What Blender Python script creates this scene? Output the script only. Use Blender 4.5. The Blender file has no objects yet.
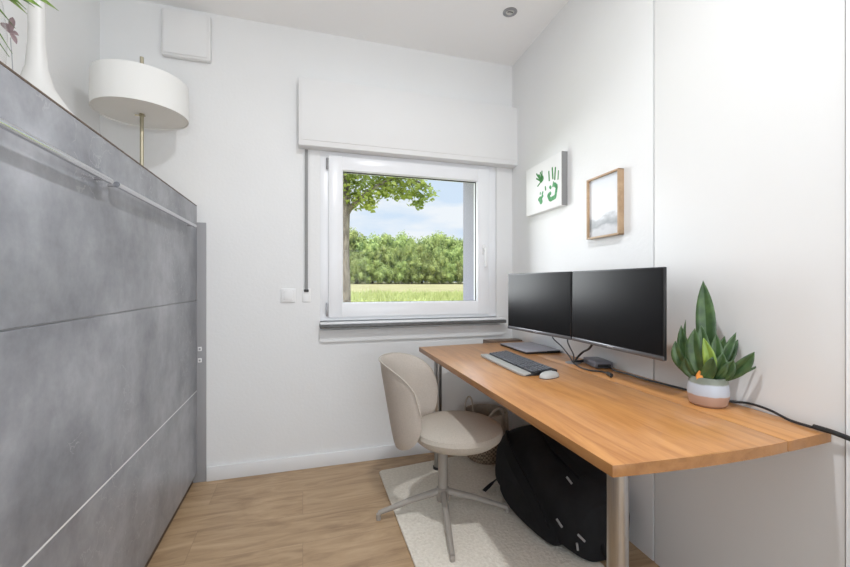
import bpy, bmesh, math, random
from mathutils import Vector, Matrix, noise
sc = bpy.context.scene
COL = sc.collection
# ------------------------------------------------------------------ camera
H = 1.14
cd = bpy.data.cameras.new('camera'); cam = bpy.data.objects.new('camera', cd); COL.objects.link(cam)
cd.sensor_width = 36.0; cd.lens = 400.8/850*36.0; cd.clip_start = .01; cd.clip_end = 500
cam.location = (0, 0, H); cam.rotation_euler = (math.radians(90), 0, math.radians(-16.957))
sc.camera = cam
# ------------------------------------------------------------------ view
sc.view_settings.view_transform = 'Standard'; sc.view_settings.look = 'None'
sc.view_settings.gamma = 1.0; sc.view_settings.use_curve_mapping = False
sc.view_settings.exposure = 0.2
sc.cycles.diffuse_bounces = 8; sc.cycles.max_bounces = 14; sc.cycles.transparent_max_bounces = 16
sc.cycles.sample_clamp_indirect = 6.0
# ------------------------------------------------------------------ sky
w = bpy.data.worlds.new('sky'); sc.world = w; w.use_nodes = True
nt = w.node_tree; nt.nodes.clear()
N = nt.nodes.new; L = nt.links.new
out = N('ShaderNodeOutputWorld'); bg = N('ShaderNodeBackground'); L(bg.outputs[0], out.inputs[0])
tc = N('ShaderNodeTexCoord'); sep = N('ShaderNodeSeparateXYZ'); L(tc.outputs['Generated'], sep.inputs[0])
ns = N('ShaderNodeTexNoise'); ns.inputs['Scale'].default_value = 5.0; ns.inputs['Detail'].default_value = 6
mp = N('ShaderNodeMapping'); mp.inputs['Scale'].default_value = (1, 1, 3.5); L(tc.outputs['Generated'], mp.inputs[0]); L(mp.outputs[0], ns.inputs[0])
cr = N('ShaderNodeValToRGB'); cr.color_ramp.elements[0].position = .42; cr.color_ramp.elements[1].position = .62
cr.color_ramp.elements[0].color = (.62, .75, .90, 1); cr.color_ramp.elements[1].color = (.82, .87, .92, 1)
L(ns.outputs[0], cr.inputs[0]); L(cr.outputs[0], bg.inputs[0])
# sky strength raised above the part in view, to add light indoors
mr = N('ShaderNodeMapRange'); mr.inputs['From Min'].default_value = .28; mr.inputs['From Max'].default_value = .65
mr.inputs['To Min'].default_value = .92; mr.inputs['To Max'].default_value = 3.6
L(sep.outputs['Z'], mr.inputs['Value']); L(mr.outputs[0], bg.inputs['Strength'])
# ------------------------------------------------------------------ lights
def lamp(name, kind, loc, rot, energy, color=(1, 1, 1), **kw):
    d = bpy.data.lights.new(name, kind); o = bpy.data.objects.new(name, d); COL.objects.link(o)
    o.location = loc; o.rotation_euler = rot; d.energy = energy; d.color = color
    for k, v in kw.items(): setattr(d, k, v)
    return o
lamp('sun', 'SUN', (0, 0, 20), (math.radians(38), 0, math.radians(-40)), 2.1, (1, .95, .86), angle=math.radians(2))
# added fill lamp behind the camera, tilted up to brighten the ceiling
lamp('added_fill_behind', 'AREA', (.2, -1.75, 1.1), (math.radians(138), 0, 0), 41, (.92, .96, 1), shape='RECTANGLE', size=1.9, size_y=2.1)
def rot_to(a, b):
    return (Vector(b)-Vector(a)).to_track_quat('-Z', 'Y').to_euler()
# added unseen area lamp outside, brightening the room through window_1
lamp('added_window_fill', 'AREA', (-3.0, 8.0, 1.9), rot_to((-3.0, 8.0, 1.9), (1.3, 1.6, 1.4)), 480, (.93, .965, 1), shape='RECTANGLE', size=3.0, size_y=3.4)

# ------------------------------------------------------------------ materials
def mat(name, col=(.8, .8, .8), rough=.5, metal=0.0, coat=0.0, spec=.5, trans=0.0, alpha=1.0):
    m = bpy.data.materials.new(name); m.use_nodes = True
    b = m.node_tree.nodes['Principled BSDF']
    b.inputs['Base Color'].default_value = (*col, 1); b.inputs['Roughness'].default_value = rough
    b.inputs['Metallic'].default_value = metal; b.inputs['Coat Weight'].default_value = coat
    b.inputs['Specular IOR Level'].default_value = spec; b.inputs['Transmission Weight'].default_value = trans
    b.inputs['Alpha'].default_value = alpha
    return m
def noisy(m, cols, scale=(1, 1, 1), nscale=5, detail=6, lo=.3, hi=.7, bump=0.0, dist=0.0, coord='Object', bscale=None, nrough=.55):
    nt = m.node_tree; N = nt.nodes.new; L = nt.links.new; b = nt.nodes['Principled BSDF']
    tc = N('ShaderNodeTexCoord'); mp = N('ShaderNodeMapping'); mp.inputs['Scale'].default_value = scale
    L(tc.outputs[coord], mp.inputs[0])
    n = N('ShaderNodeTexNoise'); n.inputs['Scale'].default_value = nscale; n.inputs['Detail'].default_value = detail
    n.inputs['Distortion'].default_value = dist; n.inputs['Roughness'].default_value = nrough; L(mp.outputs[0], n.inputs[0])
    r = N('ShaderNodeValToRGB'); L(n.outputs[0], r.inputs[0])
    r.color_ramp.elements[0].position = lo; r.color_ramp.elements[1].position = hi
    r.color_ramp.elements[0].color = (*cols[0], 1); r.color_ramp.elements[1].color = (*cols[-1], 1)
    for i, c in enumerate(cols[1:-1]):
        e = r.color_ramp.elements.new(lo+(hi-lo)*(i+1)/(len(cols)-1)); e.color = (*c, 1)
    L(r.outputs[0], b.inputs['Base Color'])
    if bump:
        n2 = n
        if bscale:
            n2 = N('ShaderNodeTexNoise'); n2.inputs['Scale'].default_value = bscale; n2.inputs['Detail'].default_value = 4; L(mp.outputs[0], n2.inputs[0])
        bp = N('ShaderNodeBump'); bp.inputs['Strength'].default_value = bump; bp.inputs['Distance'].default_value = .01
        L(n2.outputs[0], bp.inputs['Height']); L(bp.outputs[0], b.inputs['Normal'])
    return m, n, r, mp
M = {}
M['wall'] = noisy(mat('white_wall_paint', rough=.85, spec=.2), [(.78, .785, .785), (.80, .805, .805)], nscale=2, bump=.08, bscale=60)[0]
M['ceiling'] = mat('white_ceiling_paint', (.88, .88, .88), .9, spec=.1)
M['panel'] = mat('white_panel_lacquer', (.73, .73, .722), .42, spec=.4)
M['trimwhite'] = mat('white_trim_lacquer', (.80, .81, .82), .4)
M['boxwhite'] = mat('matt_white_box', (.77, .77, .768), .7, spec=.2)
M['upvc'] = mat('white_window_plastic', (.82, .83, .85), .28)
M['gap'] = mat('dark_gap', (.12, .12, .12), .8)
M['rubber'] = mat('black_rubber', (.02, .02, .02), .6)
M['stone'] = noisy(mat('grey_stone_sill', rough=.35), [(.07, .072, .07), (.13, .13, .128)], nscale=40)[0]
M['steel'] = noisy(mat('brushed_steel', rough=.28, metal=1), [(.34, .335, .33), (.46, .455, .45)], scale=(40, 40, 1), nscale=6)[0]
M['chrome'] = mat('chrome', (.60, .60, .62), .14, metal=1)
M['brass'] = noisy(mat('brushed_brass', rough=.35, metal=1), [(.42, .38, .28), (.5, .46, .34)], nscale=20)[0]
M['black'] = mat('black_plastic', (.012, .012, .013), .4)
M['cable'] = mat('black_cable_rubber', (.015, .015, .017), .45)
M['greycable'] = mat('grey_cable_rubber', (.09, .09, .1), .5)
M['screen'] = mat('switched_off_screen', (.004, .004, .005), .3, spec=.12)
M['silver'] = mat('silver_plastic', (.35, .35, .36), .35, metal=.7)
M['white'] = mat('white_plastic', (.8, .8, .8), .4)
M['strap'] = mat('grey_webbing', (.27, .27, .27), .8)
M['brown'] = noisy(mat('dark_brown_wood', rough=.5), [(.07, .045, .03), (.13, .085, .055)], scale=(1, 12, 1), nscale=6)[0]
# floor: oak planks running across the room
def floor_mat():
    m = mat('oak_plank_floor', rough=.36, spec=.45); nt = m.node_tree; N = nt.nodes.new; L = nt.links.new; b = nt.nodes['Principled BSDF']
    tc = N('ShaderNodeTexCoord')
    br = N('ShaderNodeTexBrick'); br.inputs['Scale'].default_value = 1; br.inputs['Brick Width'].default_value = 1.25
    br.inputs['Row Height'].default_value = .23; br.inputs['Mortar Size'].default_value = .0006; br.offset = .37
    br.inputs['Color1'].default_value = (0, 0, 0, 1); br.inputs['Color2'].default_value = (1, 1, 1, 1); br.inputs['Mortar'].default_value = (.5, .5, .5, 1)
    L(tc.outputs['Object'], br.inputs[0])
    mp = N('ShaderNodeMapping'); mp.inputs['Scale'].default_value = (1.0, 5.5, 1); L(tc.outputs['Object'], mp.inputs[0])
    # shift the grain from plank to plank
    ad = N('ShaderNodeVectorMath'); ad.operation = 'ADD'; ml = N('ShaderNodeVectorMath'); ml.operation = 'MULTIPLY'; ml.inputs[1].default_value = (7, 3, 5)
    L(br.outputs['Color'], ml.inputs[0]); L(mp.outputs[0], ad.inputs[0]); L(ml.outputs[0], ad.inputs[1])
    n = N('ShaderNodeTexNoise'); n.inputs['Scale'].default_value = 2.6; n.inputs['Detail'].default_value = 9; n.inputs['Roughness'].default_value = .62; n.inputs['Distortion'].default_value = 1.2
    L(ad.outputs[0], n.inputs[0])
    r = N('ShaderNodeValToRGB'); L(n.outputs[0], r.inputs[0])
    e = r.color_ramp.elements; e[0].position = .3; e[0].color = (.28, .175, .098, 1); e[1].position = .68; e[1].color = (.53, .37, .225, 1)
    k = r.color_ramp.elements.new(.5); k.color = (.435, .295, .17, 1)
    mx = N('ShaderNodeMix'); mx.data_type = 'RGBA'; mx.blend_type = 'MULTIPLY'; mx.inputs[0].default_value = 1
    r2 = N('ShaderNodeMapRange'); r2.inputs['To Min'].default_value = .96; r2.inputs['To Max'].default_value = 1.04; L(br.outputs['Color'], r2.inputs[0])
    L(r.outputs[0], mx.inputs[6]); L(r2.outputs[0], mx.inputs[7])
    mx2 = N('ShaderNodeMix'); mx2.data_type = 'RGBA'; L(br.outputs['Fac'], mx2.inputs[0]); L(mx.outputs[2], mx2.inputs[6]); mx2.inputs[7].default_value = (.2, .13, .08, 1)
    L(mx2.outputs[2], b.inputs['Base Color'])
    bp = N('ShaderNodeBump'); bp.inputs['Strength'].default_value = .12; bp.inputs['Distance'].default_value = .004; L(n.outputs[0], bp.inputs['Height']); L(bp.outputs[0], b.inputs['Normal'])
    return m
M['floor'] = floor_mat()
def wood(name, c0, c1, rough=.25, coat=.3, scale=(9, .8, 9), ns=3.2):
    m = mat(name, rough=rough, coat=coat); b = m.node_tree.nodes['Principled BSDF']; b.inputs['Coat Roughness'].default_value = .18
    mid = tuple((a+b_)/2*1.03 for a, b_ in zip(c0, c1))
    noisy(m, [c0, mid, c1], scale=scale, nscale=ns, detail=9, lo=.3, hi=.72, dist=.8, nrough=.62, bump=.05); return m
M['desk'] = wood('oiled_cherry_wood', (.38, .155, .045), (.60, .295, .10), .3, .25)
M['deskedge'] = wood('cherry_wood_edge', (.26, .11, .03), (.38, .18, .06), .4, .1)
M['walnut'] = wood('dark_stained_wood', (.10, .06, .038), (.20, .13, .085), .4, .1)
M['oak'] = wood('pale_oak_frame', (.36, .24, .14), (.50, .35, .22), .5, 0, scale=(6, 6, 6))
# cabinet: brushed concrete-look laminate with pale trowel scratches
def concrete():
    m = mat('concrete_look_laminate', rough=.33, spec=.55)
    _, n, r, mp = noisy(m, [(.15, .155, .172), (.275, .282, .305), (.42, .43, .46)], nscale=2.6, detail=12, lo=.32, hi=.70, nrough=.66)
    nt = m.node_tree; N = nt.nodes.new; L = nt.links.new; b = nt.nodes['Principled BSDF']
    v = N('ShaderNodeTexVoronoi'); v.feature = 'DISTANCE_TO_EDGE'; v.inputs['Scale'].default_value = 9
    tc = N('ShaderNodeTexCoord'); nn = N('ShaderNodeTexNoise'); nn.inputs['Scale'].default_value = 6; nn.inputs['Detail'].default_value = 5; L(tc.outputs['Object'], nn.inputs[0])
    mx = N('ShaderNodeMix'); mx.data_type = 'RGBA'; mx.inputs[0].default_value = .35; L(tc.outputs['Object'], mx.inputs[6]); L(nn.outputs['Color'], mx.inputs[7]); L(mx.outputs[2], v.inputs[0])
    lt = N('ShaderNodeMath'); lt.operation = 'LESS_THAN'; lt.inputs[1].default_value = .012; L(v.outputs['Distance'], lt.inputs[0])
    n3 = N('ShaderNodeTexNoise'); n3.inputs['Scale'].default_value = 1.6; L(tc.outputs['Object'], n3.inputs[0])
    g = N('ShaderNodeMath'); g.operation = 'GREATER_THAN'; g.inputs[1].default_value = .56; L(n3.outputs[0], g.inputs[0])
    mu = N('ShaderNodeMath'); mu.operation = 'MULTIPLY'; L(lt.outputs[0], mu.inputs[0]); L(g.outputs[0], mu.inputs[1])
    m2 = N('ShaderNodeMath'); m2.operation = 'MULTIPLY'; m2.inputs[1].default_value = .45; L(mu.outputs[0], m2.inputs[0])
    fx = N('ShaderNodeMix'); fx.data_type = 'RGBA'; L(m2.outputs[0], fx.inputs[0]); L(r.outputs[0], fx.inputs[6]); fx.inputs[7].default_value = (.42, .42, .44, 1)
    L(fx.outputs[2], b.inputs['Base Color'])
    return m
M['concrete'] = concrete()
M['cabtop'] = mat('beige_cabinet_top', (.42, .35, .28), .5)
M['chairshell'] = noisy(mat('taupe_fabric', rough=.9, spec=.2), [(.46, .41, .36), (.53, .475, .42)], nscale=180, bump=.15)[0]
M['chairseat'] = noisy(mat('light_taupe_fabric', rough=.85, spec=.2), [(.43, .39, .335), (.50, .45, .39)], nscale=180, bump=.15)[0]
M['chairmetal'] = mat('taupe_powder_coat', (.34, .31, .275), .45)
M['rug'] = noisy(mat('cream_wool_rug', rough=.95, spec=.1), [(.70, .65, .56), (.84, .79, .70)], nscale=70, detail=4, bump=.6)[0]
M['shade'] = mat('cream_lamp_fabric', (.78, .78, .76), .9, spec=.1)
def fabric_black():
    m = mat('black_nylon', (.008, .008, .009), .8, spec=.25); noisy(m, [(.006, .006, .007), (.014, .014, .015)], nscale=12, bump=.3, bscale=9); return m
M['nylon'] = fabric_black()
M['nylonweb'] = mat('black_webbing', (.007, .007, .008), .8, spec=.2)
M['ceram_white'] = mat('white_ceramic', (.62, .615, .60), .45)
M['glass'] = mat('clear_glass', (1, 1, 1), .0, trans=1.0)
def pane_mat():
    m = bpy.data.materials.new('window_glass'); m.use_nodes = True; nt = m.node_tree; nt.nodes.clear(); N = nt.nodes.new
    o = N('ShaderNodeOutputMaterial'); mx = N('ShaderNodeMixShader'); t = N('ShaderNodeBsdfTransparent'); g = N('ShaderNodeBsdfGlossy'); g.inputs['Roughness'].default_value = .02
    mx.inputs[0].default_value = .006; nt.links.new(t.outputs[0], mx.inputs[1]); nt.links.new(g.outputs[0], mx.inputs[2]); nt.links.new(mx.outputs[0], o.inputs[0]); return m
M['pane'] = pane_mat()
def vase_glass():
    m = bpy.data.materials.new('smoky_thin_glass'); m.use_nodes = True; nt = m.node_tree; nt.nodes.clear(); N = nt.nodes.new
    o = N('ShaderNodeOutputMaterial'); mx = N('ShaderNodeMixShader'); t = N('ShaderNodeBsdfTransparent'); t.inputs[0].default_value = (.97, .97, .97, 1)
    g = N('ShaderNodeBsdfGlossy'); g.inputs['Roughness'].default_value = .03; g.inputs[0].default_value = (.8, .8, .8, 1)
    lw = N('ShaderNodeLayerWeight'); lw.inputs[0].default_value = .5; pw = N('ShaderNodeMath'); pw.operation = 'POWER'; pw.inputs[1].default_value = 5; ml = N('ShaderNodeMath'); ml.operation = 'MULTIPLY_ADD'; ml.inputs[1].default_value = .45; ml.inputs[2].default_value = .03
    nt.links.new(lw.outputs['Facing'], pw.inputs[0]); nt.links.new(pw.outputs[0], ml.inputs[0])
    nt.links.new(ml.outputs[0], mx.inputs[0]); nt.links.new(t.outputs[0], mx.inputs[1]); nt.links.new(g.outputs[0], mx.inputs[2]); nt.links.new(mx.outputs[0], o.inputs[0]); return m
M['vaseglass'] = vase_glass()
def leafmat(name, c0, c1, nscale=3, rough=.45, trans=0.0, rand=0.0):
    m = mat(name, rough=rough); _, n, r, mp = noisy(m, [c0, c1], nscale=nscale, detail=3)
    nt = m.node_tree; b = nt.nodes['Principled BSDF']
    if rand:
        oi = nt.nodes.new('ShaderNodeObjectInfo'); hs = nt.nodes.new('ShaderNodeHueSaturation'); mr = nt.nodes.new('ShaderNodeMapRange')
        mr.inputs['To Min'].default_value = 1-rand; mr.inputs['To Max'].default_value = 1+rand; nt.links.new(oi.outputs['Random'], mr.inputs[0])
        mh = nt.nodes.new('ShaderNodeMapRange'); mh.inputs['To Min'].default_value = .485; mh.inputs['To Max'].default_value = .515; nt.links.new(oi.outputs['Random'], mh.inputs[0])
        nt.links.new(mr.outputs[0], hs.inputs['Value']); nt.links.new(mh.outputs[0], hs.inputs['Hue']); nt.links.new(r.outputs[0], hs.inputs['Color']); nt.links.new(hs.outputs[0], b.inputs['Base Color'])
    if trans:
        o = nt.nodes['Material Output']; tr = nt.nodes.new('ShaderNodeBsdfTranslucent'); mx = nt.nodes.new('ShaderNodeMixShader'); mx.inputs[0].default_value = trans
        nt.links.new(r.outputs[0], tr.inputs[0]); nt.links.new(b.outputs[0], mx.inputs[1]); nt.links.new(tr.outputs[0], mx.inputs[2]); nt.links.new(mx.outputs[0], o.inputs[0])
    return m
M['linden'] = leafmat('linden_leaf', (.20, .28, .04), (.50, .54, .13), 1.5, trans=.45)
M['forest'] = leafmat('forest_foliage', (.07, .13, .035), (.56, .62, .22), 7, rough=.8, trans=.25, rand=.22)
M['bark'] = noisy(mat('grey_bark', rough=.9), [(.10, .075, .065), (.34, .28, .24)], scale=(3, 3, .9), nscale=4, bump=.6)[0]
M['grass'] = leafmat('meadow_grass', (.28, .32, .11), (.46, .47, .20), 2, rough=.8)
M['lawn'] = noisy(mat('grass_ground', rough=.95, spec=0), [(.24, .28, .10), (.36, .37, .15)], nscale=.7, detail=6)[0]
M['wheat'] = noisy(mat('ripe_field', rough=.95, spec=0), [(.25, .225, .12), (.31, .28, .15)], scale=(1, .3, 1), nscale=.5)[0]
M['ext'] = mat('pale_render', (.27, .265, .30), .9)
# ------------------------------------------------------------------ mesh helpers
class MB:
    def __init__(s): s.bm = bmesh.new(); s.mi = 0
    def box(s, x0, x1, y0, y1, z0, z1, bev=0, seg=2, mtx=None):
        r = bmesh.ops.create_cube(s.bm, size=1); vs = r['verts']
        for v in vs:
            v.co = Vector(((x0+x1)/2+v.co.x*(x1-x0), (y0+y1)/2+v.co.y*(y1-y0), (z0+z1)/2+v.co.z*(z1-z0)))
        if bev:
            es = list({e for v in vs for e in v.link_edges})
            rr = bmesh.ops.bevel(s.bm, geom=es, offset=bev, segments=seg, profile=.5, affect='EDGES'); vs = list({v for f in rr['faces'] for v in f.verts} | {v for v in vs if v.is_valid})
        if mtx: bmesh.ops.transform(s.bm, matrix=mtx, verts=vs)
        return s
    def lathe(s, prof, c=(0, 0, 0), n=40, capb=True, capt=True, axis='Z'):
        rings = []
        for r, z in prof:
            ring = []
            for k in range(n):
                a = 2*math.pi*k/n
                p = (r*math.cos(a), r*math.sin(a), z)
                if axis == 'Y': p = (p[0], p[2], p[1])
                if axis == 'X': p = (p[2], p[0], p[1])
                ring.append(s.bm.verts.new((c[0]+p[0], c[1]+p[1], c[2]+p[2])))
            rings.append(ring)
        for a, b in zip(rings, rings[1:]):
            for k in range(n): s.bm.faces.new((a[k], a[(k+1) % n], b[(k+1) % n], b[k]))
        if capb: s.bm.faces.new(list(reversed(rings[0])))
        if capt: s.bm.faces.new(rings[-1])
        return s
    def tube(s, pts, r, n=8, smooth=True):
        pts = [Vector(p) for p in pts]
        if smooth and len(pts) > 2:
            q = []
            for i in range(len(pts)-1):
                p0 = pts[max(i-1, 0)]; p1 = pts[i]; p2 = pts[i+1]; p3 = pts[min(i+2, len(pts)-1)]
                for k in range(6):
                    t = k/6; q.append(.5*((2*p1)+(p2-p0)*t+(2*p0-5*p1+4*p2-p3)*t*t+(3*p1-p0-3*p2+p3)*t**3))
            q.append(pts[-1]); pts = q
        rs = r if isinstance(r, (list, tuple)) else [r, r]
        rings = []; up = None
        for i, p in enumerate(pts):
            d = (pts[min(i+1, len(pts)-1)]-pts[max(i-1, 0)]).normalized()
            if up is None:
                up = Vector((0, 0, 1)) if abs(d.z) < .9 else Vector((1, 0, 0))
            u = d.cross(up).normalized(); v = u.cross(d).normalized(); up = v
            t = i/(len(pts)-1)*(len(rs)-1); k = min(int(t), len(rs)-2); rad = rs[k]+(rs[k+1]-rs[k])*(t-k)
            rings.append([s.bm.verts.new(p+u*math.cos(2*math.pi*j/n)*rad+v*math.sin(2*math.pi*j/n)*rad) for j in range(n)])
        for a, b in zip(rings, rings[1:]):
            for k in range(n): s.bm.faces.new((a[k], a[(k+1) % n], b[(k+1) % n], b[k]))
        s.bm.faces.new(list(reversed(rings[0]))); s.bm.faces.new(rings[-1])
        return s
    def prism(s, poly, z0, z1, plane='XY', bev=0):
        def P(a, b, z): return (a, b, z) if plane == 'XY' else ((a, z, b) if plane == 'XZ' else (z, a, b))
        b0 = [s.bm.verts.new(P(a, b, z0)) for a, b in poly]; b1 = [s.bm.verts.new(P(a, b, z1)) for a, b in poly]
        n = len(poly); fs = [s.bm.faces.new(b0), s.bm.faces.new(b1)]
        for k in range(n): fs.append(s.bm.faces.new((b0[k], b0[(k+1) % n], b1[(k+1) % n], b1[k])))
        if bev:
            es = list({e for f in fs for e in f.edges}); bmesh.ops.bevel(s.bm, geom=es, offset=bev, segments=2, profile=.5, affect='EDGES')
        return s
    def build(s, name, m, parent=None, smooth=True, kind=None):
        bmesh.ops.recalc_face_normals(s.bm, faces=s.bm.faces)
        me = bpy.data.meshes.new(name); s.bm.to_mesh(me); s.bm.free()
        for x in (m if isinstance(m, (list, tuple)) else [m]): me.materials.append(x)
        o = bpy.data.objects.new(name, me); COL.objects.link(o)
        if parent: o.parent = parent
        if smooth:
            for p in me.polygons: p.use_smooth = True
            me.set_sharp_from_angle(angle=math.radians(35))
        if kind: o['kind'] = kind
        return o
def tag(o, label, cat, group=None, kind=None):
    o['label'] = label; o['category'] = cat
    if group: o['group'] = group
    if kind: o['kind'] = kind
    return o
def empty(name, loc, rz, label, cat, group=None):
    o = bpy.data.objects.new(name, None); COL.objects.link(o); o.location = loc; o.rotation_euler = (0, 0, rz); o.empty_display_size = .1
    return tag(o, label, cat, group)
def box(name, m, a, parent=None, bev=0, kind=None): return MB().box(*a, bev=bev).build(name, m, parent, smooth=bool(bev), kind=kind)
# the right-hand wall stands 3.1 degrees off square: frame (p away from camera, s along the wall)
AL = math.radians(3.107); PW = 1.3036
def R(p, s, z=0): return Vector((p*math.cos(AL)+s*math.sin(AL), -p*math.sin(AL)+s*math.cos(AL), z))
def inR(o): o.rotation_euler = (0, 0, -AL); return o      # object modelled in (p, s, z)
D = 2.584; HC = 2.706; XL = -1.05; YB = -1.6
# ------------------------------------------------------------------ room shell
f = box('floor', M['floor'], (XL-.2, 1.9, YB-.1, D+.05, -.06, 0), kind='structure')
box('ceiling', M['ceiling'], (XL-.2, 1.9, YB-.1, D+.05, HC, HC+.12), kind='structure')
box('wall_left', M['wall'], (XL-.15, XL, YB-.1, D+.02, 0, HC), kind='structure')
# back wall with the window opening (deep outer reveal)
WX0, WX1, WZ0, WZ1 = .10, 1.32, .90, 1.99
OX0, OX1 = .16, 1.205
def wall_with_hole(m, x0, x1, y0, y1, z0, z1, hx0, hx1, hz0, hz1):
    m.box(x0, hx0, y0, y1, z0, z1); m.box(hx1, x1, y0, y1, z0, z1); m.box(hx0, hx1, y0, y1, z0, hz0); m.box(hx0, hx1, y0, y1, hz1, z1); return m
wall_with_hole(MB(), XL-.15, 1.62, D, D+.11, 0, HC, WX0, WX1, WZ0, WZ1).build('wall_back', M['wall'], kind='structure', smooth=False)
wall_with_hole(MB(), -3, 4, D+.11, D+.34, -.6, 3.4, OX0, OX1, .95, 1.94).build('wall_outer', M['ext'], kind='structure', smooth=False)
# right wall: plaster as far as the groove, then a flush full-height white door panel
inR(MB().box(PW, PW+.12, 1.3745, 2.76, 0, HC).build('wall_right', M['wall'], smooth=False, kind='structure'))
inR(MB().box(PW+.001, PW+.12, .7475, 1.3675, 0, HC).build('door_1', M['panel'], smooth=False, kind='structure'))
inR(MB().box(PW+.02, PW+.11, 1.365, 1.376, 0, HC).build('trim_1', M['gap'], smooth=False, kind='structure'))
inR(MB().box(PW-.004, PW+.12, -2.0, .744, 0, HC, bev=.002).build('trim_2', M['trimwhite'], smooth=False, kind='structure'))
# rear wall behind the camera with an opening added for the fill lamp
wall_with_hole(MB(), XL-.15, 1.9, YB-.1, YB, 0, HC, -.75, 1.15, .35, 2.5).build('wall_front', M['wall'], kind='structure', smooth=False)
fr = MB(); fr.box(-.75, 1.15, YB-.08, YB-.02, .35, .41); fr.box(-.75, 1.15, YB-.08, YB-.02, 2.44, 2.5)
for x in (-.75, .17, 1.09): fr.box(x, x+.06, YB-.08, YB-.02, .35, 2.5)
fr.build('added_rear_window', M['upvc'], kind='structure', smooth=False)  # unseen frame around the added rear opening
box('baseboard_back', M['trimwhite'], (-.53, 1.44, D-.016, D, 0, .082), bev=.003, kind='structure')
# apron band below the sill
MB().prism([(.103, .85), (.103, .79), (.108, .78), (.118, .775), (1.355, .775), (1.385, .79), (1.40, .85)], D-.018, D+.001, 'XZ').build('trim_4', M['wall'], kind='structure', smooth=False)
# window casing strips
box('trim_5', M['wall'], (.037, .104, D-.003, D+.002, .90, 1.99), kind='structure')
# ------------------------------------------------------------------ window
def ringf(m, x0, x1, z0, z1, t, y0, y1, bev=.004):
    m.box(x0, x0+t, y0, y1, z0, z1, bev=bev); m.box(x1-t, x1, y0, y1, z0, z1, bev=bev)
    m.box(x0+t*.9, x1-t*.9, y0+.0005, y1, z0, z0+t, bev=bev); m.box(x0+t*.9, x1-t*.9, y0+.0005, y1, z1-t, z1, bev=bev); return m
win = ringf(MB(), WX0+.002, 1.318, .905, 1.985, .07, D+.004, D+.075).build('window_1', M['upvc'], kind='structure')
sash = ringf(MB(), .152, 1.258, .928, 1.945, .088, D-.014, D+.055, .006)
ringf(sash, .232, 1.178, 1.008, 1.865, .012, D-.004, D+.05, .003)
sash = sash.build('window_sash', M['upvc'], win)
gk = MB()
for a in ((.2425, 1.1675, D+.012, D+.02, 1.0185, 1.0215), (.2425, 1.1675, D+.012, D+.02, 1.848, 1.855), (1.162, 1.1675, D+.012, D+.02, 1.02, 1.853), (.2425, .245, D+.012, D+.02, 1.02, 1.853)): gk.box(*a)
gk.build('gasket', M['rubber'], win, smooth=False)
MB().box(.24, 1.17, D+.025, D+.029, 1.015, 1.858).build('pane', M['pane'], win, smooth=False)
hg = MB(); hg.tube([(.147, D-.012, 1.855), (.147, D-.012, 1.925)], .008, 10); hg.build('hinge', M['silver'], win)
hg = MB(); hg.box(.138, .152, D-.02, D, .935, 1.02, bev=.004); hg.build('hinge', M['silver'], win)
hd_ = MB(); hd_.box(1.199, 1.227, D-.024, D-.012, 1.345, 1.415, bev=.006); hd_.box(1.205, 1.222, D-.052, D-.022, 1.372, 1.389, bev=.004)
hd_.box(1.204, 1.223, D-.06, D-.046, 1.255, 1.392, bev=.006); hd_.build('window_handle', M['white'], win)
box('window_sill', M['stone'], (.099, 1.355, D-.085, D+.01, .866, .888), bev=.004, kind='structure')
box('trim_6', M['trimwhite'], (.103, 1.35, D-.07, D+.004, .8885, .900), bev=.002, kind='structure')
# outer window ledge
box('trim_7', M['ext'], (OX0-.05, OX1+.05, D+.085, D+.42, .93, .962), kind='structure')
# jamb on the right between window and side wall
# roller shutter box
sb = MB().box(-.0245, 1.452, 2.50, D-.001, 1.968, 2.374, bev=.005); sb = sb.build('roller_shutter_box', M['boxwhite'])
tag(sb, 'long white roller shutter box mounted on the wall above the window', 'shutter box')
MB().box(-.010, 1.437, 2.496, 2.5005, 2.0, 2.345, bev=.0015).build('cover_panel', M['boxwhite'], sb)
bs = empty('shutter_belt', (.021, D, 1.07), 0, 'grey shutter pull belt hanging down the wall left of the window', 'shutter belt')
MB().box(-.009, .009, -.014, -.012, .03, .895).build('belt', M['strap'], bs, smooth=False)
MB().box(-.026, .026, -.006, -.0005, -.045, .04, bev=.003).build('winder_plate', M['white'], bs)
MB().box(-.014, .014, -.018, -.005, .018, .034, bev=.003).build('belt_slot', M['black'], bs)
sw = empty('wall_switch', (-.085, D, 1.067), 0, 'small white light switch on the back wall left of the window', 'switch')
MB().box(-.042, .042, -.010, -.0005, -.042, .042, bev=.004).build('cover_plate', M['white'], sw)
MB().box(-.029, .029, -.014, -.009, -.03, .03, bev=.004).build('rocker', M['white'], sw)
vc = empty('wall_vent_cover', (-.628, D, 2.545), 0, 'square white cover box high up on the back wall near the ceiling', 'vent cover')
MB().box(-.124, .124, -.04, -.0005, -.136, .128, bev=.012).build('cover', M['boxwhite'], vc)
MB().box(-.112, .112, -.046, -.04, -.124, .116, bev=.004).build('lid', M['boxwhite'], vc)
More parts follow.
